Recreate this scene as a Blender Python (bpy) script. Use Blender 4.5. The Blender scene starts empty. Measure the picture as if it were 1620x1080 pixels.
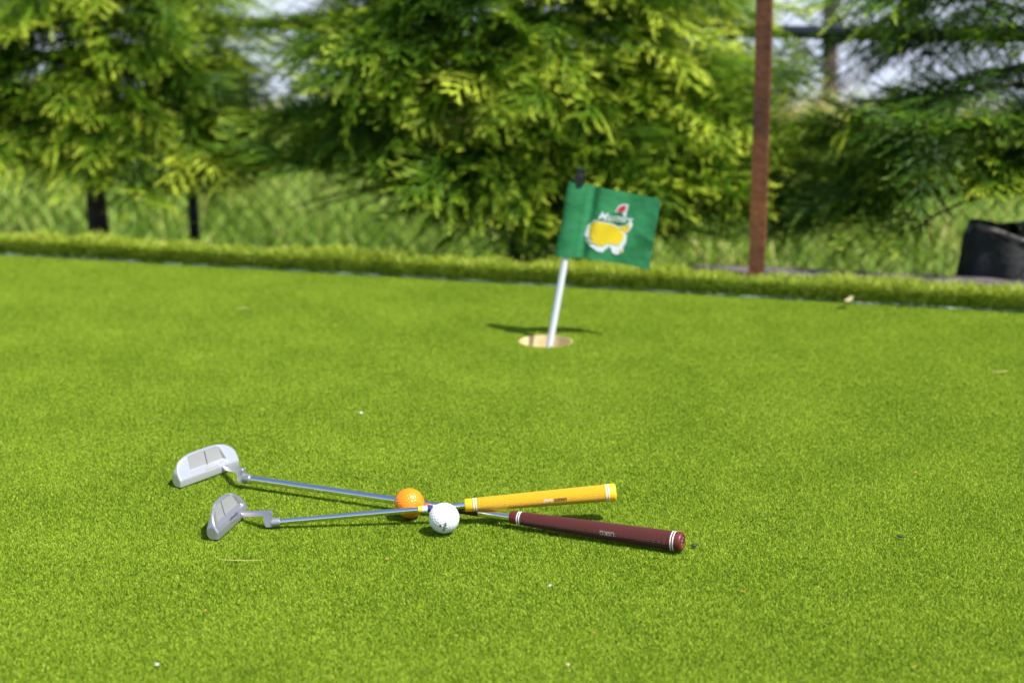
import bpy, math, random
import numpy as np
from mathutils import Vector, Matrix

R = math.radians
rng = np.random.default_rng(7)
random.seed(7)
scene = bpy.context.scene
COL = scene.collection

# ------------------------------------------------------------ camera, sky, sun
CAM_H = 0.83
PITCH = R(13.6)
FPX = 2770.0                       # focal length in photo pixels (photo 1620 x 1080)
cd = bpy.data.cameras.new('camera')
cam = bpy.data.objects.new('camera', cd)
COL.objects.link(cam)
cam.location = (0, 0, CAM_H)
cam.rotation_euler = (R(90) - PITCH, 0, 0)
cd.sensor_width = 36
cd.lens = 36 * FPX / 1620
cd.clip_start = 0.05
cd.clip_end = 900
cd.dof.use_dof = True
cd.dof.focus_distance = 2.43
cd.dof.aperture_fstop = 3.5
cd.dof.aperture_blades = 0
scene.camera = cam

SUN = Vector((0.52, -0.42, 1.0)).normalized()     # towards the sun
sun_el = math.asin(SUN.z)
world = bpy.data.worlds.new('World')
scene.world = world
world.use_nodes = True
nt = world.node_tree
sky = nt.nodes.new('ShaderNodeTexSky')
sky.sky_type = 'NISHITA'
sky.sun_disc = False
sky.sun_elevation = sun_el
sky.sun_rotation = math.atan2(SUN.x, SUN.y)
sky.air_density = 1.0
sky.dust_density = 1.0
bg = nt.nodes['Background']
bg.inputs[1].default_value = 0.12
nt.links.new(sky.outputs[0], bg.inputs[0])
sl = bpy.data.lights.new('sun', 'SUN')
sl.energy = 4.8
sl.angle = R(0.5)
sl.color = (1.0, 0.955, 0.88)
sun = bpy.data.objects.new('sun', sl)
COL.objects.link(sun)
sun.rotation_euler = (-SUN).to_track_quat('-Z', 'Y').to_euler()
scene.view_settings.view_transform = 'Standard'
scene.view_settings.look = 'None'
scene.view_settings.exposure = 0.62
scene.view_settings.gamma = 1.0
scene.render.engine = 'CYCLES'
scene.cycles.max_bounces = 6
scene.cycles.transparent_max_bounces = 4
scene.cycles.use_denoising = True


def at(px, py, z=0.0):
    """point of height z seen at photo pixel (px, py)"""
    xc, yc = (px - 810) / FPX, (540 - py) / FPX
    d = Vector((xc, math.cos(PITCH) + yc * math.sin(PITCH), -math.sin(PITCH) + yc * math.cos(PITCH)))
    t = (z - CAM_H) / d.z
    return Vector((0, 0, CAM_H)) + d * t


def at_y(px, py, Y):
    """point at ground distance Y seen at photo pixel"""
    xc, yc = (px - 810) / FPX, (540 - py) / FPX
    d = Vector((xc, math.cos(PITCH) + yc * math.sin(PITCH), -math.sin(PITCH) + yc * math.cos(PITCH)))
    return Vector((0, 0, CAM_H)) + d * (Y / d.y)


# ------------------------------------------------------------ helpers
def tag(o, label=None, cat=None, group=None, kind=None):
    if label: o['label'] = label
    if cat: o['category'] = cat
    if group: o['group'] = group
    if kind: o['kind'] = kind
    return o


def empty(name, loc=(0, 0, 0), rz=0.0):
    o = bpy.data.objects.new(name, None)
    o.empty_display_size = 0.05
    COL.objects.link(o)
    o.location = loc
    o.rotation_euler = (0, 0, rz)
    return o


def mobj(name, verts, faces, mat, parent=None, smooth=None, tone=None, uv=None):
    me = bpy.data.meshes.new(name)
    verts = np.asarray(verts, dtype=np.float32)
    if isinstance(faces, np.ndarray):
        nf, k = faces.shape
        me.vertices.add(len(verts))
        me.vertices.foreach_set('co', verts.ravel())
        me.loops.add(nf * k)
        me.loops.foreach_set('vertex_index', faces.astype(np.int32).ravel())
        me.polygons.add(nf)
        me.polygons.foreach_set('loop_start', np.arange(0, nf * k, k, dtype=np.int32))
        me.update(calc_edges=True)
    else:
        me.from_pydata([tuple(map(float, v)) for v in verts], [], faces)
        me.update()
    me.validate()
    if tone is not None:
        a = me.attributes.new('tone', 'FLOAT', 'POINT')
        a.data.foreach_set('value', np.asarray(tone, dtype=np.float32))
    if uv is not None:
        l = me.uv_layers.new(name='UVMap')
        vi = np.empty(len(me.loops), dtype=np.int32)
        me.loops.foreach_get('vertex_index', vi)
        l.data.foreach_set('uv', np.asarray(uv, dtype=np.float32)[vi].ravel())
    if smooth is not None:
        me.shade_smooth()
        if smooth < 180:
            me.set_sharp_from_angle(angle=R(smooth))
    me.materials.append(mat)
    o = bpy.data.objects.new(name, me)
    COL.objects.link(o)
    if parent is not None:
        o.parent = parent
    return o


class MB:
    """collects shapes that make one mesh"""
    def __init__(self):
        self.v, self.f = [], []

    def add(self, v, f):
        o = len(self.v)
        self.v += [tuple(p) for p in v]
        self.f += [tuple(i + o for i in q) for q in f]
        return self

    def box(self, c, s, rz=0.0, bev=0.0):
        c = Vector(c); M = Matrix.Rotation(rz, 3, 'Z')
        x, y, z = (k / 2 for k in s)
        if bev <= 0:
            p = [c + M @ Vector((sx * x, sy * y, sz * z)) for sz in (-1, 1) for sy in (-1, 1) for sx in (-1, 1)]
            return self.add(p, [(0, 2, 3, 1), (4, 5, 7, 6), (0, 1, 5, 4), (2, 6, 7, 3), (0, 4, 6, 2), (1, 3, 7, 5)])
        ring = [(-x + bev, -y), (x - bev, -y), (x, -y + bev), (x, y - bev), (x - bev, y), (-x + bev, y), (-x, y - bev), (-x, -y + bev)]
        pts, n = [], 8
        for zz, k in ((-z, 1), (z - bev, 1), (z, 1 - bev / min(x, y))):
            pts += [c + M @ Vector((a * k, b * k, zz)) for a, b in ring]
        f = [tuple(reversed(range(8)))]
        for l in range(2):
            f += [(l * n + i, l * n + (i + 1) % n, (l + 1) * n + (i + 1) % n, (l + 1) * n + i) for i in range(n)]
        f.append(tuple(range(16, 24)))
        return self.add(pts, f)

    def tube(self, path, rad, n=12, cap=True):
        P = [Vector(p) for p in path]
        rad = rad if hasattr(rad, '__len__') else [rad] * len(P)
        v, f = [], []
        d0 = (P[1] - P[0]).normalized()
        a = Vector((0, 0, 1)) if abs(d0.z) < .9 else Vector((1, 0, 0))
        s = d0.cross(a).normalized()
        for i, p in enumerate(P):
            d = (P[min(i + 1, len(P) - 1)] - P[max(i - 1, 0)]).normalized()
            s = (s - d * s.dot(d)).normalized()
            t = d.cross(s)
            for k in range(n):
                w = 2 * math.pi * k / n
                v.append(p + (s * math.cos(w) + t * math.sin(w)) * rad[i])
        for i in range(len(P) - 1):
            for k in range(n):
                f.append((i * n + k, i * n + (k + 1) % n, (i + 1) * n + (k + 1) % n, (i + 1) * n + k))
        if cap:
            f.append(tuple(range(n))); f.append(tuple(reversed(range((len(P) - 1) * n, len(P) * n))))
        return self.add(v, f)

    def build(self, name, mat, parent=None, smooth=None):
        return mobj(name, self.v, self.f, mat, parent, smooth)


def pmat(name, col, rough=0.6, metal=0.0, spec=0.5, coat=0.0, sss=0.0):
    m = bpy.data.materials.new(name)
    m.use_nodes = True
    b = m.node_tree.nodes['Principled BSDF']
    b.inputs['Base Color'].default_value = (*col, 1)
    b.inputs['Roughness'].default_value = rough
    b.inputs['Metallic'].default_value = metal
    b.inputs['Specular IOR Level'].default_value = spec
    b.inputs['Coat Weight'].default_value = coat
    if sss:
        b.inputs['Subsurface Weight'].default_value = sss
        b.inputs['Subsurface Radius'].default_value = (0.004, 0.003, 0.002)
        b.inputs['Subsurface Scale'].default_value = 0.5
    return m


def ramp(nt, fac, stops):
    r = nt.nodes.new('ShaderNodeValToRGB')
    e = r.color_ramp.elements
    while len(e) < len(stops): e.new(0.5)
    for k, (p, c) in enumerate(stops):
        e[k].position = p; e[k].color = (*c, 1)
    nt.links.new(fac, r.inputs[0])
    return r.outputs[0]


def noise(nt, scale, detail=4, vec=None, rough=0.55):
    n = nt.nodes.new('ShaderNodeTexNoise')
    n.inputs['Scale'].default_value = scale
    n.inputs['Detail'].default_value = detail
    n.inputs['Roughness'].default_value = rough
    if vec is not None: nt.links.new(vec, n.inputs['Vector'])
    return n.outputs['Fac']


def noisy(m, scale, c1, c2, bump=0.0, detail=5, lo=.35, hi=.65, bscale=None, dist=0.01):
    nt = m.node_tree; b = nt.nodes['Principled BSDF']
    g = nt.nodes.new('ShaderNodeNewGeometry')
    f = noise(nt, scale, detail, g.outputs['Position'])
    nt.links.new(ramp(nt, f, [(lo, c1), (hi, c2)]), b.inputs['Base Color'])
    if bump:
        f2 = noise(nt, bscale or scale * 3, 5, g.outputs['Position'])
        bp = nt.nodes.new('ShaderNodeBump'); bp.inputs['Strength'].default_value = bump
        bp.inputs['Distance'].default_value = dist
        nt.links.new(f2, bp.inputs['Height']); nt.links.new(bp.outputs[0], b.inputs['Normal'])
    return m


def leaf_mat(name, stops, trans=0.35, patch=None, rough=0.5, spec=0.3, tint=None):
    """diffuse + translucent leaf; colour by the per-blade attribute tone, plus broad patches of growth"""
    m = bpy.data.materials.new(name); m.use_nodes = True
    nt = m.node_tree; b = nt.nodes['Principled BSDF']
    a = nt.nodes.new('ShaderNodeAttribute'); a.attribute_name = 'tone'
    fac = a.outputs['Fac']
    if patch:
        g = nt.nodes.new('ShaderNodeNewGeometry')
        f = noise(nt, patch[0], 4, g.outputs['Position'])
        mt = nt.nodes.new('ShaderNodeMath'); mt.operation = 'MULTIPLY_ADD'
        nt.links.new(f, mt.inputs[0]); mt.inputs[1].default_value = patch[1]; mt.inputs[2].default_value = -patch[1] * .5
        ad = nt.nodes.new('ShaderNodeMath'); ad.operation = 'ADD'; ad.use_clamp = True
        nt.links.new(fac, ad.inputs[0]); nt.links.new(mt.outputs[0], ad.inputs[1]); fac = ad.outputs[0]
    c = ramp(nt, fac, stops)
    nt.links.new(c, b.inputs['Base Color'])
    b.inputs['Roughness'].default_value = rough
    b.inputs['Specular IOR Level'].default_value = spec
    t = nt.nodes.new('ShaderNodeBsdfTranslucent'); nt.links.new(c, t.inputs[0])
    mx = nt.nodes.new('ShaderNodeMixShader'); mx.inputs[0].default_value = trans
    nt.links.new(b.outputs[0], mx.inputs[1]); nt.links.new(t.outputs[0], mx.inputs[2])
    nt.links.new(mx.outputs[0], nt.nodes['Material Output'].inputs[0])
    return m


def text_np(s, size=1.0, shear=0.0, bold=0.0, spacing=1.0):
    cu = bpy.data.curves.new('t', 'FONT'); cu.body = s; cu.size = size; cu.shear = shear
    cu.align_x = 'CENTER'; cu.align_y = 'CENTER'; cu.resolution_u = 3; cu.offset = bold
    cu.space_character = spacing
    o = bpy.data.objects.new('t', cu); COL.objects.link(o)
    dg = bpy.context.evaluated_depsgraph_get()
    me = bpy.data.meshes.new_from_object(o.evaluated_get(dg))
    v = np.array([tuple(x.co) for x in me.vertices]); f = [tuple(p.vertices) for p in me.polygons]
    bpy.data.objects.remove(o); bpy.data.curves.remove(cu); bpy.data.meshes.remove(me)
    return v, f


# ------------------------------------------------------------ materials
M = {}
M['turf'] = leaf_mat('turf_yarn', [(0.0, (0.03, 0.085, 0.003)), (0.35, (0.17, 0.30, 0.007)), (0.7, (0.38, 0.525, 0.024)), (1.0, (0.60, 0.71, 0.10))], trans=0.27, patch=(5.0, 0.35), rough=0.6, spec=0.2)
M['pile'] = leaf_mat('border_yarn', [(0.0, (0.10, 0.17, 0.008)), (0.4, (0.26, 0.36, 0.016)), (0.8, (0.46, 0.54, 0.05)), (1.0, (0.62, 0.62, 0.16))], trans=0.30, patch=(12, 0.5))
M['backing'] = noisy(pmat('turf_backing', (0.04, 0.09, 0.01), 0.9), 40, (0.03, 0.075, 0.006), (0.05, 0.11, 0.01))
M['seam'] = noisy(pmat('seam_tape', (0.3, 0.4, 0.35), 0.8), 60, (0.12, 0.24, 0.05), (0.36, 0.45, 0.34), lo=.4, hi=.62)
M['soil'] = noisy(pmat('soil', (0.1, 0.08, 0.05), 0.95), 6, (0.05, 0.075, 0.02), (0.10, 0.15, 0.03), bump=0.6, bscale=40)
M['ground'] = noisy(pmat('field', (0.1, 0.12, 0.04), 0.95), 0.8, (0.08, 0.13, 0.03), (0.17, 0.19, 0.06))
M['water'] = pmat('water', (0.42, 0.43, 0.50), 0.25)
M['concrete'] = noisy(pmat('kerb_concrete', (0.25, 0.23, 0.23), 0.9), 14, (0.06, 0.052, 0.06), (0.14, 0.115, 0.12), bump=.4)
M['weed'] = leaf_mat('weed_blades', [(0.0, (0.12, 0.23, 0.025)), (0.5, (0.26, 0.42, 0.045)), (0.85, (0.52, 0.58, 0.15)), (1.0, (0.66, 0.44, 0.20))], trans=0.45, patch=(1.5, 0.5))
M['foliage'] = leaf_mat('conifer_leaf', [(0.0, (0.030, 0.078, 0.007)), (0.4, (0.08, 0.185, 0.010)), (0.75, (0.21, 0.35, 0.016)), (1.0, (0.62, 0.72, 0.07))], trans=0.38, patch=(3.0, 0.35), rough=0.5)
M['bark'] = noisy(pmat('bark', (0.09, 0.06, 0.04), 0.9), 25, (0.035, 0.022, 0.018), (0.12, 0.075, 0.06), bump=.8, bscale=60)
M['fence_black'] = pmat('fence_paint', (0.012, 0.016, 0.03), 0.35)
M['wire'] = pmat('fence_wire', (0.03, 0.045, 0.04), 0.5)
M['stake'] = noisy(pmat('stake_wood', (0.2, 0.07, 0.03), 0.75), 9, (0.06, 0.019, 0.008), (0.19, 0.062, 0.018), bump=.4, bscale=50)
M['bag'] = noisy(pmat('bag_fabric', (0.02, 0.02, 0.02), 0.8), 18, (0.010, 0.010, 0.011), (0.035, 0.033, 0.034), bump=.5, bscale=90)
M['rim_highlight'] = pmat('bag_rim_highlight', (0.17, 0.14, 0.14), 0.7)  # highlight on the folded edge, put into the colour as a paler grey
M['cup'] = noisy(pmat('cup_plastic', (0.7, 0.6, 0.4), 0.55), 30, (0.62, 0.46, 0.20), (0.80, 0.68, 0.40))
M['pole'] = pmat('pole_white', (0.72, 0.74, 0.80), 0.35, coat=.2)
M['poletip'] = pmat('pole_tip', (0.012, 0.014, 0.016), 0.35)
M['flag'] = pmat('flag_cloth', (0.028, 0.235, 0.085), 0.7)
M['flaghem'] = pmat('flag_hem', (0.016, 0.18, 0.06), 0.75)
M['p_yellow'] = pmat('print_yellow', (0.85, 0.62, 0.02), 0.6)
M['p_white'] = pmat('print_white', (0.72, 0.78, 0.82), 0.6)
M['p_red'] = pmat('print_red', (0.60, 0.03, 0.06), 0.6)
M['g_white'] = pmat('grip_white_paint', (0.85, 0.83, 0.80), 0.5)
M['g_grey'] = pmat('grip_grey_paint', (0.33, 0.30, 0.28), 0.5)
M['dark_ink'] = pmat('dark_ink', (0.02, 0.025, 0.05), 0.5)
M['red_ink'] = pmat('red_ink', (0.45, 0.03, 0.05), 0.5)
M['ball_w'] = pmat('white_urethane', (0.80, 0.81, 0.84), 0.28, coat=.3)
M['ball_o'] = pmat('orange_urethane', (0.92, 0.25, 0.004), 0.33, coat=.12)
M['chrome'] = pmat('chrome', (0.88, 0.87, 0.84), 0.11, metal=1.0)
M['band_y'] = pmat('band_yellow', (0.75, 0.62, 0.04), 0.4)
M['band_w'] = pmat('band_white', (0.75, 0.76, 0.8), 0.4)
M['band_b'] = pmat('band_blue', (0.02, 0.03, 0.16), 0.4)
M['band_m'] = pmat('band_maroon', (0.05, 0.012, 0.012), 0.4)


def cast_metal(name, col, rough, metal):
    m = pmat(name, col, rough, metal)
    nt = m.node_tree; b = nt.nodes['Principled BSDF']
    tc = nt.nodes.new('ShaderNodeTexCoord')
    f = noise(nt, 900, 3, tc.outputs['Object'])
    bp = nt.nodes.new('ShaderNodeBump'); bp.inputs['Strength'].default_value = 0.15; bp.inputs['Distance'].default_value = 0.0004
    nt.links.new(f, bp.inputs['Height']); nt.links.new(bp.outputs[0], b.inputs['Normal'])
    f2 = noise(nt, 60, 4, tc.outputs['Object'])
    mr = nt.nodes.new('ShaderNodeMapRange'); mr.inputs[3].default_value = rough - .07; mr.inputs[4].default_value = rough + .1
    nt.links.new(f2, mr.inputs[0]); nt.links.new(mr.outputs[0], b.inputs['Roughness'])
    return m


M['head'] = cast_metal('cast_alloy', (0.60, 0.60, 0.62), 0.34, 0.65)
M['head2'] = cast_metal('dull_alloy', (0.40, 0.40, 0.43), 0.34, 0.7)
M['recess'] = cast_metal('grey_alloy', (0.34, 0.337, 0.34), 0.5, 0.35)


def grip_mat(name, col, rough):
    m = pmat(name, col, rough)
    nt = m.node_tree; b = nt.nodes['Principled BSDF']
    tc = nt.nodes.new('ShaderNodeTexCoord')
    sp = nt.nodes.new('ShaderNodeSeparateXYZ'); nt.links.new(tc.outputs['UV'], sp.inputs[0])

    def m2(op, a, c):
        n = nt.nodes.new('ShaderNodeMath'); n.operation = op
        for k, q in enumerate((a, c)):
            if q is None: continue
            if isinstance(q, (int, float)): n.inputs[k].default_value = q
            else: nt.links.new(q, n.inputs[k])
        return n.outputs[0]
    # uv: x = mm along, y = mm round; short wavy lozenges
    wob = m2('MULTIPLY', m2('SINE', m2('MULTIPLY', sp.outputs[0], .8), None), 0.5)
    y = m2('ADD', sp.outputs[1], wob)
    s1 = m2('SINE', m2('MULTIPLY', y, 2.4), None)
    s2 = m2('SINE', m2('MULTIPLY', sp.outputs[0], 1.7), None)
    h = m2('ADD', m2('MULTIPLY', s1, s2), m2('MULTIPLY', s1, 0.4))
    bp = nt.nodes.new('ShaderNodeBump'); bp.inputs['Strength'].default_value = 1.0; bp.inputs['Distance'].default_value = 0.0010
    nt.links.new(h, bp.inputs['Height']); nt.links.new(bp.outputs[0], b.inputs['Normal'])
    return m


M['grip_y'] = grip_mat('yellow_rubber', (0.95, 0.52, 0.012), 0.55)
M['grip_m'] = grip_mat('maroon_rubber', (0.115, 0.014, 0.012), 0.5)
M['rub_y'] = pmat('yellow_rubber_plain', (0.95, 0.52, 0.012), 0.5)
M['rub_m'] = pmat('maroon_rubber_plain', (0.115, 0.014, 0.012), 0.45)

for k_ in ('flag', 'flaghem'):
    nt_f = M[k_].node_tree; tcf = nt_f.nodes.new('ShaderNodeTexCoord')
    wf1 = nt_f.nodes.new('ShaderNodeTexNoise'); wf1.inputs['Scale'].default_value = 28; wf1.inputs['Detail'].default_value = 6
    nt_f.links.new(tcf.outputs['Object'], wf1.inputs[0])
    bf = nt_f.nodes.new('ShaderNodeBump'); bf.inputs['Strength'].default_value = .7; bf.inputs['Distance'].default_value = .006
    nt_f.links.new(wf1.outputs[0], bf.inputs['Height']); nt_f.links.new(bf.outputs[0], nt_f.nodes['Principled BSDF'].inputs['Normal'])
# ------------------------------------------------------------ layout of the green
HOLE = at(863, 537)
HR = 0.054
A = at(0, 401); B = at(1620, 493)                 # front foot of the turf border
BD = (B - A).normalized()                         # along the border, left to right
BN = Vector((-BD.y, BD.x, 0))                     # away from the camera
if BN.y < 0: BN = -BN
BANG = math.atan2(BD.y, BD.x)
O0 = A + BD * ((HOLE.x - A.x) / BD.x)             # border point level with the hole


def bl(s, n, z=0.0):
    """s metres along the border from its middle, n metres behind it"""
    p = O0 + BD * s + BN * n
    return Vector((p.x, p.y, z))


def edge_y(x):
    return A.y + (x - A.x) * BD.y / BD.x


# base sheet of the green, with the round hole cut in it
GZ = -0.0065
v, f = [], []
nseg = 48
sq = 0.1
ring0, ring1 = [], []
for k in range(nseg):
    w = 2 * math.pi * k / nseg
    c, s = math.cos(w), math.sin(w)
    m_ = max(abs(c), abs(s))
    ring0.append((HOLE.x + c * HR, HOLE.y + s * HR, GZ)); ring1.append((HOLE.x + c / m_ * sq, HOLE.y + s / m_ * sq, GZ))
v = ring0 + ring1
f = [(k, nseg + k, nseg + (k + 1) % nseg, (k + 1) % nseg) for k in range(nseg)]
ring2 = []
for k in range(nseg):
    w = 2 * math.pi * k / nseg
    c, s = math.cos(w), math.sin(w)
    m_ = max(abs(c), abs(s))
    x = HOLE.x + c / m_ * 5.0; y = HOLE.y + s / m_ * 5.0
    if y > edge_y(x): y = edge_y(x) + 0.02
    ring2.append((x, y, GZ))
o = len(v); v += ring2
f += [(nseg + k, o + k, o + (k + 1) % nseg, nseg + (k + 1) % nseg) for k in range(nseg)]
tag(mobj('putting_green', v, f, M['backing']), kind='structure')

# far ground down to the horizon, verge behind the green, pond
g = MB(); S = 450
VZ = -0.30
g.add([(-S, -S, -0.55), (S, -S, -0.55), (S, S, -0.55), (-S, S, -0.55)], [(0, 1, 2, 3)])
tag(g.build('ground', M['ground']), kind='structure')
nx, ny = 60, 30
vv, ff = [], []
for j in range(ny + 1):
    for i in range(nx + 1):
        x = -9 + 18 * i / nx; y0 = edge_y(x) + 0.05; y1 = 9.0 + 0.2 * math.sin(x * .7)
        y = y0 + (y1 - y0) * (j / ny) ** 1.3
        z = VZ + (0.012 * math.sin(x * 5 + y * 3) + .01 if j > 4 else 0)
        if j == ny: z = -0.50
        vv.append((x, y, z))
for j in range(ny):
    for i in range(nx):
        a = j * (nx + 1) + i
        ff.append((a, a + 1, a + nx + 2, a + nx + 1))
tag(mobj('verge', vv, ff, M['soil'], smooth=180), kind='structure')
w_ = MB().add([(-40, 8.6, -0.42), (40, 8.6, -0.42), (40, 70, -0.42), (-40, 70, -0.42)], [(0, 1, 2, 3)])
ntw = M['water'].node_tree
gg = ntw.nodes.new('ShaderNodeNewGeometry')
wn = noise(ntw, 1.6, 4, gg.outputs['Position'])
wb = ntw.nodes.new('ShaderNodeBump'); wb.inputs['Strength'].default_value = .35; wb.inputs['Distance'].default_value = .1
ntw.links.new(wn, wb.inputs['Height']); ntw.links.new(wb.outputs[0], ntw.nodes['Principled BSDF'].inputs['Normal'])
tag(w_.build('pond_water', M['water']), kind='structure')


# ------------------------------------------------------------ turf: many short curled yarns
def blades(P, L, W, lean_lo, lean_hi, tone, curl=0.6, segs=3, up=1.0, dirs=None):
    """ribbons: P (n,3) roots, L length, W width; lean = angle from the vertical at root, growing with curl"""
    n = len(P)
    az = rng.uniform(0, 2 * np.pi, n) if dirs is None else dirs
    ln = rng.uniform(lean_lo, lean_hi, n)
    d = np.stack([np.cos(az), np.sin(az), np.zeros(n)], 1)
    tw = az + np.pi / 2 + rng.normal(0, .5, n)
    sd = np.stack([np.cos(tw), np.sin(tw), rng.normal(0, .25, n)], 1)
    cur = np.array(P, dtype=float)
    rows = []
    for k in range(segs + 1):
        w = W * (1.0 - 0.55 * (k / segs) ** 2)
        rows.append(cur - sd * (w / 2)[:, None]); rows.append(cur + sd * (w / 2)[:, None])
        a = ln + curl * k / segs * rng.uniform(.6, 1.5, n)
        cur = cur + (d * np.sin(a)[:, None] + np.array([0, 0, up]) * np.cos(a)[:, None]) * (L / segs)[:, None]
    V = np.stack(rows, 1).reshape(-1, 3)
    m = 2 * (segs + 1)
    base = np.arange(n)[:, None] * m
    q = np.concatenate([base + np.array([2 * k, 2 * k + 1, 2 * k + 3, 2 * k + 2]) for k in range(segs)], 0)
    return V, q, np.repeat(tone, m)


TS = 0.2
def turf_tile(n):
    P = np.stack([rng.uniform(-TS / 2, TS / 2, n), rng.uniform(-TS / 2, TS / 2, n), np.full(n, GZ)], 1)
    L = rng.uniform(0.0046, 0.0068, n); W = rng.uniform(0.0005, 0.0009, n)
    tone = np.clip(rng.normal(0.46, 0.30, n), 0, 1)
    return blades(P, L, W, 0.0, 0.45, tone, curl=0.7, segs=3)


NB = 46000
V1, Q1, T1 = turf_tile(NB)
V2, Q2, T2 = turf_tile(NB)
root = V2.reshape(NB, -1, 3)
d0 = np.hypot(root[:, 0, 0], root[:, 0, 1]); d1 = np.hypot(root[:, -1, 0], root[:, -1, 1])
keep = (d0 > HR + .002) & (d1 > HR - .001)
root = root[keep]; nk = len(root)
V2 = root.reshape(-1, 3) + np.array([HOLE.x, HOLE.y, 0])
m = 8
Q2 = np.concatenate([np.arange(nk)[:, None] * m + np.array([2 * k, 2 * k + 1, 2 * k + 3, 2 * k + 2]) for k in range(3)], 0)
T2 = T2.reshape(NB, m)[keep].ravel()
turf = mobj('turf', np.concatenate([V1, V2]), np.concatenate([Q1, Q2 + len(V1)]), M['turf'], tone=np.concatenate([T1, T2]))
at_ = turf.data.attributes.new('tile', 'FLOAT', 'POINT')
at_.data.foreach_set('value', np.concatenate([np.ones(len(V1)), np.zeros(len(V2))]).astype(np.float32))
tag(turf, 'short lime green artificial turf pile covering the putting green', 'turf', kind='stuff')

ng = bpy.data.node_groups.new('turf_spread', 'GeometryNodeTree')
ng.interface.new_socket('Geometry', in_out='INPUT', socket_type='NodeSocketGeometry')
ng.interface.new_socket('Geometry', in_out='OUTPUT', socket_type='NodeSocketGeometry')
N = ng.nodes; Lk = ng.links
gi, go = N.new('NodeGroupInput'), N.new('NodeGroupOutput')
na = N.new('GeometryNodeInputNamedAttribute'); na.data_type = 'FLOAT'; na.inputs[0].default_value = 'tile'
cmpn = N.new('FunctionNodeCompare'); cmpn.data_type = 'FLOAT'; cmpn.operation = 'GREATER_THAN'
Lk.new(na.outputs[0], cmpn.inputs[0]); cmpn.inputs[1].default_value = 0.5
sep = N.new('GeometryNodeSeparateGeometry'); Lk.new(gi.outputs[0], sep.inputs[0]); Lk.new(cmpn.outputs[0], sep.inputs[1])
NXG, NYG = 41, 31
grid = N.new('GeometryNodeMeshGrid')
grid.inputs[0].default_value = TS * (NXG - 1); grid.inputs[1].default_value = TS * (NYG - 1)
grid.inputs[2].default_value = NXG; grid.inputs[3].default_value = NYG
OFY = -TS * 9
tr = N.new('GeometryNodeTransform'); Lk.new(grid.outputs[0], tr.inputs[0])
tr.inputs['Translation'].default_value = (HOLE.x, HOLE.y + OFY, 0)
pos = N.new('GeometryNodeInputPosition'); sx = N.new('ShaderNodeSeparateXYZ'); Lk.new(pos.outputs[0], sx.inputs[0])


def gmath(op, a, c=None):
    n = N.new('ShaderNodeMath'); n.operation = op
    for k, q in enumerate((a, c)):
        if q is None: continue
        if isinstance(q, (int, float)): n.inputs[k].default_value = q
        else: Lk.new(q, n.inputs[k])
    return n.outputs[0]


sl_ = BD.y / BD.x
far = gmath('GREATER_THAN', gmath('SUBTRACT', sx.outputs[1], gmath('ADD', gmath('MULTIPLY', sx.outputs[0], sl_), A.y - A.x * sl_)), 0.12)
dx = gmath('ABSOLUTE', gmath('SUBTRACT', sx.outputs[0], HOLE.x)); dy = gmath('ABSOLUTE', gmath('SUBTRACT', sx.outputs[1], HOLE.y))
near = gmath('LESS_THAN', gmath('ADD', dx, dy), 0.05)
dl = N.new('GeometryNodeDeleteGeometry'); dl.domain = 'POINT'
Lk.new(tr.outputs[0], dl.inputs[0]); Lk.new(gmath('MAXIMUM', far, near), dl.inputs[1])
iop = N.new('GeometryNodeInstanceOnPoints')
Lk.new(dl.outputs[0], iop.inputs['Points']); Lk.new(sep.outputs[0], iop.inputs['Instance'])
rv = N.new('FunctionNodeRandomValue'); rv.data_type = 'INT'
rv.inputs['Min'].default_value[0] if False else None
for s_ in rv.inputs:
    if s_.type == 'INT' and s_.name == 'Min': s_.default_value = 0
    if s_.type == 'INT' and s_.name == 'Max': s_.default_value = 3
    if s_.name == 'Seed': s_.default_value = 5
rout = [s_ for s_ in rv.outputs if s_.type == 'INT'][0]
cx = N.new('ShaderNodeCombineXYZ'); Lk.new(gmath('MULTIPLY', rout, math.pi / 2), cx.inputs[2])
Lk.new(cx.outputs[0], iop.inputs['Rotation'])
jn = N.new('GeometryNodeJoinGeometry'); Lk.new(iop.outputs[0], jn.inputs[0]); Lk.new(sep.outputs[1], jn.inputs[0])
Lk.new(jn.outputs[0], go.inputs[0])
md = turf.modifiers.new('spread', 'NODES'); md.node_group = ng

# ------------------------------------------------------------ border roll of long-pile turf, seam, kerb
BH, BW, BLN = 0.030, 0.085, 3.4
prof = [(0.004, 0.0), (0.0, 0.012), (0.004, BH - .010), (0.014, BH), (BW - .014, BH), (BW - .004, BH - .01), (BW, 0.0)]
vv, ff = [], []
ns = 60
for i in range(ns + 1):
    s = -BLN + 2 * BLN * i / ns
    for (n_, z_) in prof: vv.append(bl(s, n_, z_))
k = len(prof)
for i in range(ns):
    for j in range(k - 1):
        a = i * k + j
        ff.append((a, a + 1, a + k + 1, a + k))
ff.append(tuple(range(k))); ff.append(tuple(reversed(range(ns * k, ns * k + k))))
bd_root = empty('turf_border', bl(0, 0.04))
tag(bd_root, 'raised olive green border roll of longer pile turf along the back of the green', 'turf border')
mobj('border_core', [p - bd_root.location for p in map(Vector, vv)], ff, M['backing'], bd_root)
nb = 90000
s = rng.uniform(-BLN, BLN, nb); u = rng.uniform(0, 1, nb)
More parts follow.
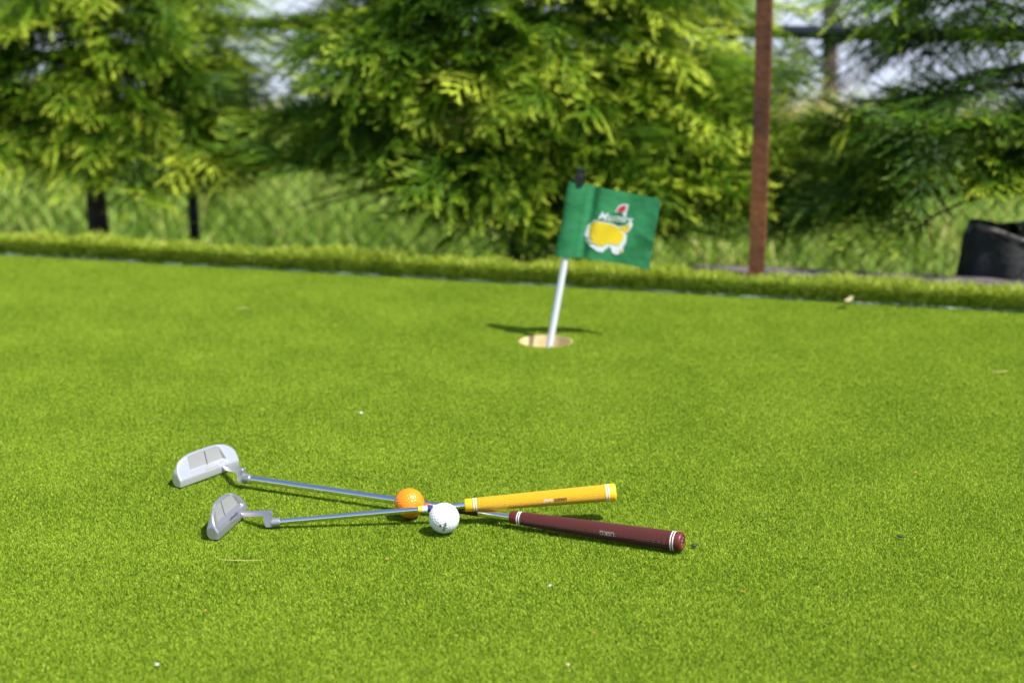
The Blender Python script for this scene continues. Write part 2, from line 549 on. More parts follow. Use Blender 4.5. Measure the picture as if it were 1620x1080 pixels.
# position round the profile: front face, top, back
nn = np.where(u < .42, 0.0, np.where(u < .9, (u - .42) / .48 * BW, BW))
zz = np.where(u < .42, u / .42 * BH, np.where(u < .9, BH - .001, (1 - u) / .1 * BH))
wav = 0.005 * np.sin(s * 21 + np.sin(s * 5) * 2) + 0.004 * np.sin(s * 47 + 1) + 0.005 * np.sin(s * 9.3)
P = np.array([O0.x, O0.y, 0]) + np.outer(s, [BD.x, BD.y, 0]) + np.outer(nn, [BN.x, BN.y, 0])
P[:, 2] = zz
front = u < .42
az = np.where(front, math.atan2(-BN.y, -BN.x) + rng.normal(0, .7, nb), rng.uniform(0, 2 * np.pi, nb))
L = np.where(front, rng.uniform(.012, .022, nb), rng.uniform(.014, .026, nb) + wav)
Vb, Qb, Tb = blades(P, L, rng.uniform(.0012, .0022, nb), 0.1, 0.9, np.clip(rng.normal(.5, .26, nb), 0, 1), curl=.9, segs=3, dirs=az)
Vb[:, 2] = np.maximum(Vb[:, 2], 0.0005)
mobj('border_pile', Vb - np.array(bd_root.location), Qb, M['pile'], bd_root, tone=Tb)
# ragged glue seam between the green and the border
vv, ff = [], []
n = 900
for i in range(n + 1):
    s = -BLN + 2 * BLN * i / n
    a = -0.002 - abs(0.007 * math.sin(i * .37) * math.sin(i * .053) + 0.004 * math.sin(i * .11 + 1)) - random.uniform(0, .004)
    vv += [bl(s, a, 0.0005), bl(s, 0.004, 0.003)]
ff = [(2 * i, 2 * i + 2, 2 * i + 3, 2 * i + 1) for i in range(n)]
tag(mobj('seam_strip', vv, ff, M['seam']), kind='structure')
ew = MB(); ew.box(bl(0, .045, -.168), (2 * BLN, .085, .31), BANG)
tag(ew.build('green_edge', M['concrete']), kind='structure')
# kerb behind
s_kerb = 0.32
kb = MB()
kc = bl((s_kerb + 3.7) / 2, 0.20, -0.142)
kb.box(kc, (3.7 - s_kerb, 0.07, 0.335), BANG, 0.006)
kb_o = tag(kb.build('kerb', M['concrete']), kind='structure')

# ------------------------------------------------------------ long weeds beyond the fence
edge_np = lambda x_: A.y + (x_ - A.x) * sl_
nw = 90000
xs = rng.uniform(-4.6, 5.2, nw); t = rng.uniform(0, 1, nw) ** 0.8
y0 = A.y + (xs - A.x) * sl_ + np.where(xs > s_kerb, .27, .10)
ys = y0 + (8.7 - y0) * t
P = np.stack([xs, ys, np.full(nw, VZ)], 1)
n_fr = 14000
s_fr = rng.uniform(-3.2, 3.2, n_fr); d_fr = rng.uniform(.11, .50, n_fr); d_fr = np.where(s_fr > s_kerb, d_fr + .15, d_fr)
P[:n_fr, 0] = O0.x + s_fr * BD.x + d_fr * BN.x; P[:n_fr, 1] = O0.y + s_fr * BD.y + d_fr * BN.y
xs, ys = P[:, 0], P[:, 1]
clump = 0.5 + 0.5 * np.sin(xs * 3.1 + np.sin(ys * 2.3) * 2) * np.sin(ys * 2.7 + xs)
L = rng.uniform(.07, .17, nw) * (0.6 + clump * .7) * np.interp(ys - edge_np(xs), [0, 1.2, 1.9, 4.5], [.45, .5, 1.5, 2.0])
L[:n_fr] = rng.uniform(.10, .20, n_fr) * (.7 + .5 * clump[:n_fr])
dry = (ys > 8.0) & (rng.uniform(0, 1, nw) < .5)
tone = np.clip(rng.normal(.5, .2, nw) + (clump - .5) * .3, 0, .9); tone[dry] = rng.uniform(.9, 1.0, dry.sum())
L[dry] += .04
Vw, Qw, Tw = blades(P, L, rng.uniform(.005, .012, nw), 0.0, .5, tone, curl=.7, segs=3)
tag(mobj('long_grass', Vw, Qw, M['weed'], tone=Tw), 'tall sunlit yellow green grass and weeds growing beyond the fence', 'grass', kind='stuff')

# ------------------------------------------------------------ fence
FN = 1.02
fence = empty('chain_link_fence', bl(0, FN, VZ))
tag(fence, 'dark chain link fence with black posts and rails running behind the conifers', 'fence')
fl = fence.location


def fseg(name, p0, p1, r, mat, parent=fence, n=12):
    return MB().tube([p0 - fl, p1 - fl], r, n).build(name, mat, parent, 40)


RAILZ = 0.525
fseg('rail', bl(-4.2, FN, RAILZ), bl(4.2, FN, RAILZ), 0.018, M['fence_black'])
fseg('rail', bl(-4.2, FN, 1.2), bl(4.2, FN, 1.2), 0.018, M['fence_black'])
pb = at_y(305, 380, bl(0, FN).y + 0.3)
s305 = (at(305, 375).x * 1.12 - O0.x) / BD.x
def s_of(px, n_):
    """s along the border line at depth n_ seen in photo column px (near the ground)"""
    lo, hi = -6, 6
    for _ in range(50):
        mid = (lo + hi) / 2; p = bl(mid, n_)
        d = (p - Vector((0, 0, CAM_H))); zc = d.y * math.cos(PITCH) - d.z * math.sin(PITCH)
        if 810 + FPX * d.x / zc < px: lo = mid
        else: hi = mid
    return lo


for px in (-560, 305, 1250, 2200):
    s = s_of(px, FN)
    if px == 1250: continue
    fseg('post', bl(s, FN, VZ), bl(s, FN, 1.24), 0.0165, M['fence_black'])
wm = MB()
pitch_w = 0.062
L0, H0 = 4.2, 1.48
k = -int(H0 / pitch_w) - int(2 * L0 / pitch_w)
wv, wf = [], []
for i in range(int((2 * L0 + H0) / pitch_w)):
    for sgn in (1, -1):
        s0 = -L0 - H0 + i * pitch_w if sgn == 1 else -L0 + i * pitch_w
        a, b_ = (s0, 0.0), (s0 + sgn * H0, H0)
        # clip to the fence length
        def clip(p, q):
            out = []
            for (sa, za), (sb, zb) in ((p, q), (q, p)):
                if sa < -L0: tt = (-L0 - sa) / (sb - sa); sa, za = -L0, za + (zb - za) * tt
                if sa > L0: tt = (L0 - sa) / (sb - sa); sa, za = L0, za + (zb - za) * tt
                out.append((sa, za))
            return out
        if max(a[0], b_[0]) < -L0 + .01 or min(a[0], b_[0]) > L0 - .01: continue
        a, b_ = clip(a, b_)
        off = 0.0015 * sgn
        wm.tube([bl(a[0], FN + off, a[1] + VZ + .012) - fl, bl(b_[0], FN + off, b_[1] + VZ + .012) - fl], 0.0014, 4, cap=False)
wm.build('wire_mesh', M['wire'], fence)

# rusty brown stake in front of the fence
sn = 0.128
s = s_of(1194, sn)
sb = bl(s, sn, VZ)
stake = MB()
v8 = []
for z in (0.0, .4, .8, 1.2, 1.6):
    q = 0.0165 + .0008 * math.sin(z * 17)
    ox = 0.004 * math.sin(z * 3)
    for a, b_ in ((-q, -q * .9), (q, -q * .9), (q, q * .9), (-q, q * .9)): v8.append(Vector((a + ox, b_, z)))
f8 = [(0, 3, 2, 1), (16, 17, 18, 19)]
for l in range(4):
    for j in range(4): f8.append((l * 4 + j, l * 4 + (j + 1) % 4, l * 4 + 4 + (j + 1) % 4, l * 4 + 4 + j))
stake.add(v8, f8)
so = stake.build('wooden_post', M['stake'])
so.location = sb; so.rotation_euler = (0, 0, BANG)
tag(so, 'tall reddish brown wooden post standing behind the turf border at the right', 'post')


# ------------------------------------------------------------ conifers
def make_frond(L, seed):
    """flat fern-like spray along +x in the xy plane, drooping in -z; quads + tone"""
    r = np.random.default_rng(seed)
    V, Q, T = [], [], []

    def strip(p0, d, ln, w, t0, t1, droop, segs=2, side=None):
        d = d / np.linalg.norm(d)
        s = np.cross(d, [0, 0, 1.0]); s /= np.linalg.norm(s) + 1e-9
        s = s + np.array([0, 0, r.normal(0, .45)])
        b = len(V); pts = []
        for k in range(segs + 1):
            t = k / segs
            p = p0 + d * ln * t + np.array([0, 0, -droop * ln * t * t])
            ww = w * (1 - .7 * t)
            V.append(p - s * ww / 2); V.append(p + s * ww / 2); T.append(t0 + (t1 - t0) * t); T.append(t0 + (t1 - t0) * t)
            pts.append(p)
        for k in range(segs): Q.append((b + 2 * k, b + 2 * k + 1, b + 2 * k + 3, b + 2 * k + 2))
        return pts
    nmain = 5
    strip(np.zeros(3), np.array([1, 0, 0.0]), L, .006, .1, .8, .25, nmain)
    nside = int(L / .015)
    for i in range(nside):
        t = (i + .5) / nside
        p = np.array([L * t, 0, -.25 * L * t * t])
        sd = 1 if i % 2 else -1
        ang = (0.95 - .45 * t) * sd + r.normal(0, .1)
        d = np.array([math.cos(ang), math.sin(ang), r.normal(.0, .12)])
        ln = L * (.50 * (1 - t) ** .8 + .12) * r.uniform(.75, 1.15)
        tb = .15 + .35 * t
        strip(p, d, ln, .0055, tb, .75, .3, 2)
        nf = max(2, int(ln / .0075))
        for j in range(nf):
            u = (j + .6) / nf
            pp = p + d * ln * u + np.array([0, 0, -.3 * ln * u * u])
            a2 = ang + (.55 if (j % 2) else -.55) * r.uniform(.7, 1.1)
            d2 = np.array([math.cos(a2), math.sin(a2), r.normal(-.05, .25)])
            tt = tb + (.95 - tb) * u
            strip(pp, d2, (.014 + .024 * (1 - u)) * r.uniform(.7, 1.2), .0035, tt, min(1, tt + .25), .2, 1)
    return np.array(V), np.array(Q), np.array(T)


FR = [make_frond(L, 10 + i) for i, L in enumerate((.20, .26, .31, .23, .17))]


def conifer(px, n_, rad, hgt, nlimb, label, seed, zlo=.12, trunk_r=.03, per=14, tone_shift=0.0, front=.5, zmin=.12, xmax=9.0):
    r = np.random.default_rng(seed)
    base = bl(s_of(px, n_), n_, VZ); zlo -= VZ; hgt -= VZ; zmin -= VZ
    root = empty('conifer_tree', base)
    tag(root, label, 'tree', 'conifers along the fence')
    mb = MB()
    zs = np.linspace(-.03, hgt, 9)
    path = [(0.012 * math.sin(z * 5 + seed), 0.012 * math.cos(z * 4 + seed), z) for z in zs]
    mb.tube(path, [trunk_r * (1.35 if i == 0 else 1.05 - .95 * i / 8) for i in range(9)], 12)
    mb.build('trunk', M['bark'], root, 60)
    lb = MB()
    VV, QQ, TT = [], [], []
    off = 0
    for i in range(nlimb):
        q0 = i / nlimb
        h = zlo + (hgt * .95 - zlo) * q0 ** 1.7
        az = i * 2.399963 + r.normal(0, .25)
        if math.sin(az) > .25 and r.uniform() < front: az = -az
        reach = rad * (1 - h / (hgt * 1.02)) ** .6 * r.uniform(.62, 1.06)
        # keep clear of the turf border in front
        if math.sin(az) > 0: reach = min(reach, .34 / max(.2, math.sin(az)))
        if math.sin(az) < 0: reach = min(reach, (n_ - .32) / max(.15, -math.sin(az)))
        el = R(r.uniform(0, 26)); ltone = r.normal(0, .22)
        d = np.array([math.cos(az) * math.cos(el), math.sin(az) * math.cos(el), math.sin(el)])
        p = np.array([0, 0, h])
        lb.tube([tuple(p + d * reach * .9 * k / 6 + np.array([0, 0, -.25 * reach * (k / 6) ** 2])) for k in range(7)], [trunk_r * .26 * (1 - .9 * k / 6) + .0008 for k in range(7)], 6)
        nper = max(5, int(per * min(1, reach / (rad * .6))))
        for k in range(nper):
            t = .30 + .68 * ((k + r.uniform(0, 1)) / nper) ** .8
            q = p + d * reach * .9 * t + np.array([0, 0, -.25 * reach * t * t])
            V, Q, T = FR[r.integers(0, len(FR))]
            sc = r.uniform(.7, 1.15)
            sgn = 1 if k % 2 else -1
            yaw = az + (0 if k == nper - 1 else sgn * r.uniform(.2, 1.2) * (1.1 - .45 * t))
            pit = r.uniform(-.45, .35); rol = r.normal(0, .6)
            M3 = np.array(Matrix.Rotation(yaw, 3, 'Z') @ Matrix.Rotation(-pit, 3, 'Y') @ Matrix.Rotation(rol, 3, 'X'))
            W = (V * sc) @ M3.T + q
            if W[:, 2].min() < zmin + .06 * math.sin(q[0] * 8 + seed) - (.15 if q[0] > -.05 and seed == 5 else 0): continue
            if seed == 9 and q[0] > -.32 and W[:, 2].min() < .42: continue
            if q[0] > xmax and not .72 < q[2] < .80: continue
            sh = tone_shift + ltone + r.normal(0, .10)
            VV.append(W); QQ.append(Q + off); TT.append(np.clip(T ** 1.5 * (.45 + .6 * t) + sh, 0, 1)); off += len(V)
    lb.build('limbs', M['bark'], root, 60)
    V = np.concatenate(VV); V[:, 2] = np.maximum(V[:, 2], .012)
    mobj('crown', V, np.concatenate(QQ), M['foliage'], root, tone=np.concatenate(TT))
    return root


conifer(160, .72, .84, 1.1, 84, 'bright green conifer with a thick brown trunk at the far left', 3, zlo=.18, trunk_r=.036, per=16, tone_shift=.02, zmin=.07, xmax=.36)
conifer(822, .74, 1.10, 1.15, 135, 'broad bushy conifer with yellow green tips behind the flag', 5, zlo=.10, trunk_r=.032, per=20, tone_shift=.04, zmin=.10, xmax=.58)
conifer(1650, .72, 1.02, 1.15, 60, 'dark sparse conifer growing at the far right beside the black bag', 9, zlo=.14, trunk_r=.028, per=15, tone_shift=-.08, front=.3, zmin=.0)

# black grow bag at the right
bagp = bl(s_of(1606, .34), .34, VZ)
bag = empty('planter_bag', bagp)
tag(bag, 'black fabric planter bag with a highlight painted on its folded rim behind the border at the far right', 'planter bag')


def lathe(prof, n=40, wob=0.0, sd=0):
    v, f = [], []
    for i, (r_, z) in enumerate(prof):
        for k in range(n):
            w = 2 * math.pi * k / n
            rr = r_ * (1 + wob * (math.sin(3 * w + sd) * .5 + math.sin(7 * w + i * .4) * .3))
            v.append((rr * math.cos(w), rr * math.sin(w), z + wob * .12 * math.sin(2 * w + i * .3) * (z > .05)))
    for i in range(len(prof) - 1):
        for k in range(n): f.append((i * n + k, i * n + (k + 1) % n, (i + 1) * n + (k + 1) % n, (i + 1) * n + k))
    return v, f


bp_ = [(.0, .0), (.11, .0), (.118, .06), (.126, .14), (.122, .20), (.128, .27), (.121, .32), (.120, .355), (.106, .395), (.098, .393), (.100, .37), (.06, .385), (.02, .395)]
bp_ = [(r_, z_ * 1.07) for r_, z_ in bp_]
v, f = lathe(bp_, wob=.13)
mobj('bag_body', v, f, M['bag'], bag, 50)
v, f = lathe([(.104, .410), (.110, .416), (.107, .425), (.100, .424), (.098, .418)], wob=.13)
mobj('rim', v, f, M['rim_highlight'], bag, 50)

# bare tree by the water
bt = empty('bare_tree', at_y(1312, 100, 8.8) * 1.0)
bt.location.z = VZ
tag(bt, 'bare grey trunk standing by the pale water beyond the fence', 'tree')
MB().tube([(0, 0, -.05), (.01, 0, .3), (-.01, 0, .7), (.03, 0, 1.2), (.0, 0, 2.0)], [.055, .042, .038, .03, .015], 10).build('trunk', M['bark'], bt, 60)
lb = MB()
for i in range(12):
    az = i * 2.4; h = .25 + i * .13
    lb.tube([(0, 0, h), (.2 * math.cos(az), .2 * math.sin(az), h + .16), (.5 * math.cos(az), .5 * math.sin(az), h + .30)], [.014, .010, .004], 6)
lb.build('limbs', M['bark'], bt, 60)

# ------------------------------------------------------------ hole cup
cup = mobj('hole_cup', *lathe([(.0, -.108), (.0515, -.108), (.0525, -.10), (.0525, -.0035), (.0545, -.0035), (.0545, -.112)], 64), M['cup'], None, 40)
cup.location = (HOLE.x, HOLE.y, 0)
tag(cup, 'cream plastic cup sunk in the green below the flag stick', 'hole cup')

# ------------------------------------------------------------ flag stick
PB = HOLE + Vector((0.010, 0.0, 0.0))
PD = Vector((0.172, 0.0, 1.0))


def top_h():
    lo, hi = 0, 1
    for _ in range(40):
        m_ = (lo + hi) / 2; p = PB + PD * m_; d = p - Vector((0, 0, CAM_H))
        zc = d.y * math.cos(PITCH) - d.z * math.sin(PITCH); yc = d.y * math.sin(PITCH) + d.z * math.cos(PITCH)
        if 540 - FPX * yc / zc > 267: lo = m_
        else: hi = m_
    return lo


TH = top_h()
fs = empty('flag_stick', PB)
tag(fs, 'small green golf flag with a yellow emblem on a leaning white stick in the hole', 'golf flag')
MB().tube([PD * -.104, PD * (TH - .03)], [.0072, .0068], 20).build('stick', M['pole'], fs, 50)
MB().tube([PD * (TH - .034), PD * (TH - .012), PD * (TH - .011), PD * TH, PD * (TH + .001)], [.0105, .0105, .0085, .0085, .006], 20).build('tip', M['poletip'], fs, 40)
# cloth frame: hoist top/bottom on the pole, fly corners from the photo
hz1 = TH - .030; hz0 = TH - .176
PDn = PD.normalized()


def flagp(a, b):
    """a 0..1 hoist to fly, b 0 top .. 1 bottom; local to fs"""
    hp = PD * (hz1 + (hz0 - hz1) * b)
    top = Vector((.162, -.022, -.029)); bot = Vector((.166, -.008, -.024))
    fly = top.lerp(bot, b)
    p = hp + fly * a + Vector((.012, 0, 0)) * (1 - a)
    bul = .011 * math.sin(a * 5.2 + .6 + b * 1.2) * math.sin(min(1, a * 2) * math.pi / 2) + .003 * math.sin(a * 12 + b * 8) * a - .008 * math.exp(-((a - .14) / .05) ** 2) + .0015 * math.exp(-((b - .12 - a * .5) / .06) ** 2) * a
    return p + Vector((.05, -1, 0)) * bul


nu, nv = 40, 30
vv = []
for lay in (0, 1):
    for j in range(nv + 1):
        for i in range(nu + 1):
            vv.append(flagp(i / nu, j / nv) + Vector((0, .0006 * lay, 0)))
ff = []
n1 = (nu + 1) * (nv + 1)
idx = lambda l, i, j: l * n1 + j * (nu + 1) + i
for j in range(nv):
    for i in range(nu):
        ff.append((idx(0, i, j), idx(0, i, j + 1), idx(0, i + 1, j + 1), idx(0, i + 1, j)))
        ff.append((idx(1, i, j), idx(1, i + 1, j), idx(1, i + 1, j + 1), idx(1, i, j + 1)))
for i in range(nu):
    ff.append((idx(0, i, 0), idx(0, i + 1, 0), idx(1, i + 1, 0), idx(1, i, 0)))
    ff.append((idx(0, i, nv), idx(1, i, nv), idx(1, i + 1, nv), idx(0, i + 1, nv)))
for j in range(nv):
    ff.append((idx(0, nu, j), idx(0, nu, j + 1), idx(1, nu, j + 1), idx(1, nu, j)))
    ff.append((idx(0, 0, j), idx(1, 0, j), idx(1, 0, j + 1), idx(0, 0, j + 1)))
cloth = mobj('flag_cloth', vv, ff, M['flag'], fs, 60)
# sleeve round the stick
vv, ff = [], []
nr, nz = 24, 12
for j in range(nz + 1):
    b = -0.01 + 1.02 * j / nz
    hp = PD * (hz1 + (hz0 - hz1) * b) + Vector((-.003, 0, 0))
    for k in range(nr):
        w = 2 * math.pi * k / nr
        ax = .0175 + .0012 * math.sin(b * 9)
        vv.append(hp + Vector((math.cos(w) * ax, math.sin(w) * (.0088 + .001 * math.sin(b * 14 + w)), -.172 * math.cos(w) * ax)))
for j in range(nz):
    for k in range(nr): ff.append((j * nr + k, (j + 1) * nr + k, (j + 1) * nr + (k + 1) % nr, j * nr + (k + 1) % nr))
mobj('sleeve', vv, ff, M['flaghem'], fs, 60)


def fprint(name, pts, mat, lift, tris=None, parent=cloth):
    """flat print on the cloth; pts in zoomed-photo units on the flag face"""
    TL, TR, BL_ = np.array((300., 178.)), np.array((1020., 320.)), np.array((195., 898.))
    e1, e2 = (TR - TL), (BL_ - TL)
    Mi = np.linalg.inv(np.array([e1, e2]).T)
    out = []
    for p in pts:
        a, b = Mi @ (np.array(p[:2]) - TL)
        q = flagp(a, b)
        out.append(q + Vector((-.15, -1, .05)).normalized() * lift)
    return mobj(name, out, tris, mat, parent)


def poly(pts, n=1):
    """fan about the middle, resampled so that it follows the cloth"""
    P = [np.array(p, float) for p in pts]
    R_ = []
    for i in range(len(P)):
        a, b = P[i], P[(i + 1) % len(P)]
        for k in range(3): R_.append(a + (b - a) * k / 3)
    c = sum(R_) / len(R_)
    v, f = [], []
    lv = (1, .75, .5, .25)
    for s_ in lv: v += [c + (p - c) * s_ for p in R_]
    m_ = len(R_)
    for l in range(len(lv) - 1):
        for i in range(m_): f.append((l * m_ + i, l * m_ + (i + 1) % m_, (l + 1) * m_ + (i + 1) % m_, (l + 1) * m_ + i))
    v.append(c)
    for i in range(m_): f.append(((len(lv) - 1) * m_ + i, (len(lv) - 1) * m_ + (i + 1) % m_, len(v) - 1))
    return v, f


wht = [(395, 530), (335, 600), (312, 690), (322, 750), (375, 800), (435, 855), (485, 868), (515, 835), (545, 815), (583, 830), (580, 880), (625, 898), (682, 868), (676, 830), (705, 770), (712, 700), (690, 660), (640, 612), (570, 568), (480, 545)]
yel = [(400, 542), (345, 610), (328, 690), (350, 738), (420, 778), (495, 803), (530, 778), (590, 790), (640, 800), (675, 745), (690, 695), (640, 624), (570, 582), (480, 556)]
v, f = poly(wht); fprint('emblem_outline', v, M['p_white'], .0016, f)
v, f = poly(yel); fprint('emblem_map', v, M['p_yellow'], .0024, f)
v, f = poly([(628, 606), (690, 598), (735, 570), (765, 575), (752, 625), (725, 668), (690, 680), (660, 640)]); fprint('emblem_outline', v, M['p_white'], .0016, f)
v, f = poly([(640, 612), (690, 604), (728, 590), (742, 612), (722, 655), (690, 668), (662, 636)]); fprint('emblem_map', v, M['p_yellow'], .0024, f)
v, f = poly([(645, 845), (668, 840), (675, 862), (650, 872)]); fprint('emblem_map', v, M['p_yellow'], .0024, f)
v, f = poly([(590, 455), (625, 390), (665, 372), (722, 378), (700, 510), (672, 505), (680, 465)]); fprint('emblem_outline', v, M['p_white'], .0016, f)
v, f = poly([(606, 443), (635, 400), (668, 386), (702, 392), (688, 448), (650, 455)]); fprint('emblem_flag', v, M['p_red'], .0024, f)
tv, tf = text_np('Masters', 1.0, shear=.35, bold=.012)
w = tv[:, 0].max() - tv[:, 0].min(); cx0 = (tv[:, 0].max() + tv[:, 0].min()) / 2
e = np.array((330., 62.)); en = np.array((-14., 98.))
pts = [np.array((602., 517.)) + e * ((p[0] - cx0) / w) - en * p[1] * 1.15 for p in tv]
fprint('lettering', pts, M['p_white'], .0030, tf)


# ------------------------------------------------------------ golf balls
def golf_ball(name, loc, mat, label, rot=0):
    import bmesh
    bm = bmesh.new(); bmesh.ops.create_icosphere(bm, subdivisions=6, radius=1.0)
    me = bpy.data.meshes.new(name)
    bm.to_mesh(me); bm.free()
    n = len(me.vertices); co = np.empty(n * 3, np.float32); me.vertices.foreach_get('co', co); co = co.reshape(-1, 3)
    k = 340; i = np.arange(k) + .5
    ph = np.arccos(1 - 2 * i / k); th = np.pi * (1 + 5 ** .5) * i + rot
    C = np.stack([np.cos(th) * np.sin(ph), np.cos(ph), np.sin(th) * np.sin(ph)], 1).astype(np.float32)
    ang = np.arccos(np.clip((co @ C.T).max(1), -1, 1))
    rd = 0.096
    dep = np.where(ang < rd, (1 - (ang / rd) ** 2) ** 1.0, 0) * 0.020
    co = co * (0.02135 * (1 - dep))[:, None]
    me.vertices.foreach_set('co', co.ravel()); me.update(); me.shade_smooth(); me.materials.append(mat)
    o = bpy.data.objects.new(name, me); COL.objects.link(o); o.location = loc
    return tag(o, label, 'golf ball')


BR = 0.02135
wb_ = at(702.5, 819, BR)
ob_ = at(647.5, 795.5, BR)
ball_w = golf_ball('golf_ball', wb_, M['ball_w'], 'white dimpled golf ball with dark lettering in front of the crossed shafts')
ball_o = golf_ball('golf_ball', ob_, M['ball_o'], 'orange golf ball lying in the angle between the two shafts', 1.0)


def on_ball(v, f, name, mat, dirn, upv, parent, lift=.00012):
    """print wrapped on the ball; dirn = outward direction of its middle, upv = text x axis"""
    d = Vector(dirn).normalized(); x = Vector(upv); x = (x - d * x.dot(d)).normalized(); y = d.cross(x)
    out = []
    for p in v:
        q = (d * BR + x * p[0] + y * p[1]).normalized() * (BR + lift)
        out.append(q)
    mobj(name, out, f, mat, parent)


camd = (Vector((0, 0, CAM_H)) - wb_).normalized()
rt = Vector((1, 0, 0)); upc = camd.cross(rt) * -1
if upc.z < 0: upc = -upc
tv, tf = text_np('WILSON', .0044, bold=.00018)
dn = camd * .78 + rt * .03 - upc * .58
on_ball(tv, tf, 'lettering', M['dark_ink'], dn, -upc - rt * .16, ball_w)
cir = [(.0016 * math.cos(k * math.pi / 6), .0020 * math.sin(k * math.pi / 6), 0) for k in range(12)]
on_ball(cir, [tuple(range(12))], 'emblem', M['red_ink'], camd * .82 - rt * .24 - upc * .50, rt, ball_w)
tv, tf = text_np('1', .0020, bold=.0001)
on_ball(tv, tf, 'numeral', M['dark_ink'], camd * .76 - rt * .20 - upc * .60, -upc, ball_w)


# ------------------------------------------------------------ putters
def putter(name, label, p0, p1, pg, gr, rs, mats, hp):
    """p0 shaft start at the hosel, pg where the grip starts, p1 butt end (world points); gr=(r0,r1) grip radii"""
    ax = (p1 - p0)
    Ltot = ax.length
    S3 = ax.normalized()
    ang = math.atan2(S3.y, S3.x); tilt = math.asin(S3.z)
    root = empty(name, p0)
    root.rotation_euler = (0, 0, ang)
    tag(root, label, 'putter', 'crossed putters on the green')
    ct, st = math.cos(tilt), math.sin(tilt)
    X = Vector((ct, 0, st)); Y = Vector((0, 1, 0)); Z = X.cross(Y)
    Lg = (pg - p0).length

    def rev(prof, n=32, uvs=False):
        v, f, uv = [], [], []
        for s_, r_ in prof:
            for k in range(n + 1):
                w = 2 * math.pi * k / n - math.pi / 2
                v.append(X * s_ + (Y * math.cos(w) + Z * math.sin(w)) * r_); uv.append((s_ * 1000, 2 * math.pi * k / n * 12))
        for i in range(len(prof) - 1):
            for k in range(n): f.append((i * (n + 1) + k, i * (n + 1) + k + 1, (i + 1) * (n + 1) + k + 1, (i + 1) * (n + 1) + k))
        return v, f, uv
    # shaft, slightly tapered in steps
    v, f, _ = rev([(-.004, rs[0]), (Lg * .35, rs[0]), (Lg * .352, rs[0] * .6 + rs[1] * .4), (Lg * .7, rs[0] * .5 + rs[1] * .5), (Lg * .702, rs[1]), (Lg + .01, rs[1])])
    mobj('shaft', v, f, M['chrome'], root, 40)
    # grip
    g0, g1 = gr
    Lg1 = Ltot - Lg
    prof = [(Lg, rs[1] + .0004), (Lg + .0004, g0 - .0008), (Lg + .0014, g0), (Lg + .010, g0 * 1.0)]
    pl = [(Lg + .010 + (Lg1 - .022) * t, g0 + (g1 - g0) * t ** .75) for t in np.linspace(0, 1, 14)]
    cap = [(Ltot - .012, g1), (Ltot - .003, g1 * 1.03), (Ltot - .001, g1 * .97), (Ltot, g1 * .88), (Ltot + .0002, g1 * .62), (Ltot - .0004, g1 * .58), (Ltot - .0004, 0)]
    v, f, uv = rev(pl, 40)
    grip = mobj('grip', v, f, M[mats[0]], root, 60, uv=uv)
    v, f, _ = rev(prof, 40); mobj('collar', v, f, M[mats[1]], grip, 40)
    v, f, _ = rev(cap, 40); mobj('end_cap', v, f, M[mats[1]], grip, 40)

    def ring(s_, w_, r_):
        v, f, _ = rev([(s_, r_ - .001), (s_, r_ + .00025), (s_ + w_, r_ + .00025), (s_ + w_, r_ - .001)], 40)
        mobj('white_ring', v, f, M['g_white'], grip, 30)
    for q in (.012, .0152): ring(Lg + q, .0014, g0 + (g1 - g0) * (q - .01) / Lg1 * 3)
    for q in (.0145, .0110): ring(Ltot - q, .0014, g1)

    def wrap(txt, s_, r_, phi, size, mat, flip=True, nm='lettering', bold=.0):
        tv, tf = text_np(txt, size, bold=bold)
        sg = -1 if flip else 1
        out = []
        for p in tv:
            w = phi + sg * p[1] / r_
            out.append(X * (s_ + sg * p[0]) + (-Y * math.cos(w) + Z * math.sin(w)) * (r_ + .0004))
        mobj(nm, out, tf, mat, grip)
    rr = lambda s_: g0 + (g1 - g0) * max(0, (s_ - Lg - .01) / (Lg1 - .022)) ** .75
    for (txt, fr, size, mat) in hp['txt']:
        s_ = Lg + Lg1 * fr
        wrap(txt, s_, rr(s_), R(hp['phi']), size, M[mat], bold=size * .02)
    # butt print
    if hp.get('butt'):
        for k, chs in enumerate(hp['butt']):
            tv, tf = text_np(chs, .0042)
            w = R(95 + k * 47)
            out = [X * (Ltot + .0006) + Y * (-.0) + (Y * math.cos(w) + Z * math.sin(w)) * (g1 * .45 + p[1]) + (Y * -math.sin(w) + Z * math.cos(w)) * -p[0] for p in tv]
            mobj('lettering', out, tf, M['g_white'], grip)
    for (s0, s1, mat) in hp['bands']:
        s0 *= Lg; s1 *= Lg
        v, f, _ = rev([(s0, rs[1] - .0005), (s0, rs[1] + .0003), (s1, rs[1] + .0003), (s1, rs[1] - .0005)], 32)
        mobj('shaft_band', v, f, M[mat], root, 30)
    for (txt, s_) in hp.get('btxt', []):
        s_ *= Lg
        tv, tf = text_np(txt, .0046, bold=.0001)
        out = [X * (s_ - p[0]) + (-Y * math.cos(R(35) - p[1] / rs[1]) + Z * math.sin(R(35) - p[1] / rs[1])) * (rs[1] + .0006) for p in tv]
        mobj('lettering', out, tf, M['g_white'], root)
    # ---- neck: hosel, drop block and arm back to the head. local axes: x along shaft, y away, z up
    Rz = Matrix.Rotation(-ang, 3, 'Z')
    heel, toe = Rz @ (hp['heel'] - p0), Rz @ (hp['toe'] - p0)
    T = toe - heel; T.z = 0; hl = T.length / 2; T.normalize(); U = Vector((-T.y, T.x, 0))
    bm_, neck_t = hp['depth'], hp['neck_t']
    org = (heel + toe) / 2 - U * .0205; org.z = -p0.z + .0005
    jn_ = org - T * (hl - neck_t) + U * .0185
    hz = p0.z                                        # height of shaft centre above turf
    nk = MB()
    nk.tube([X * -.0125, X * -.001], rs[0] + .0022, 24)
    v = hp['neck']                                   # arm start x, arm height
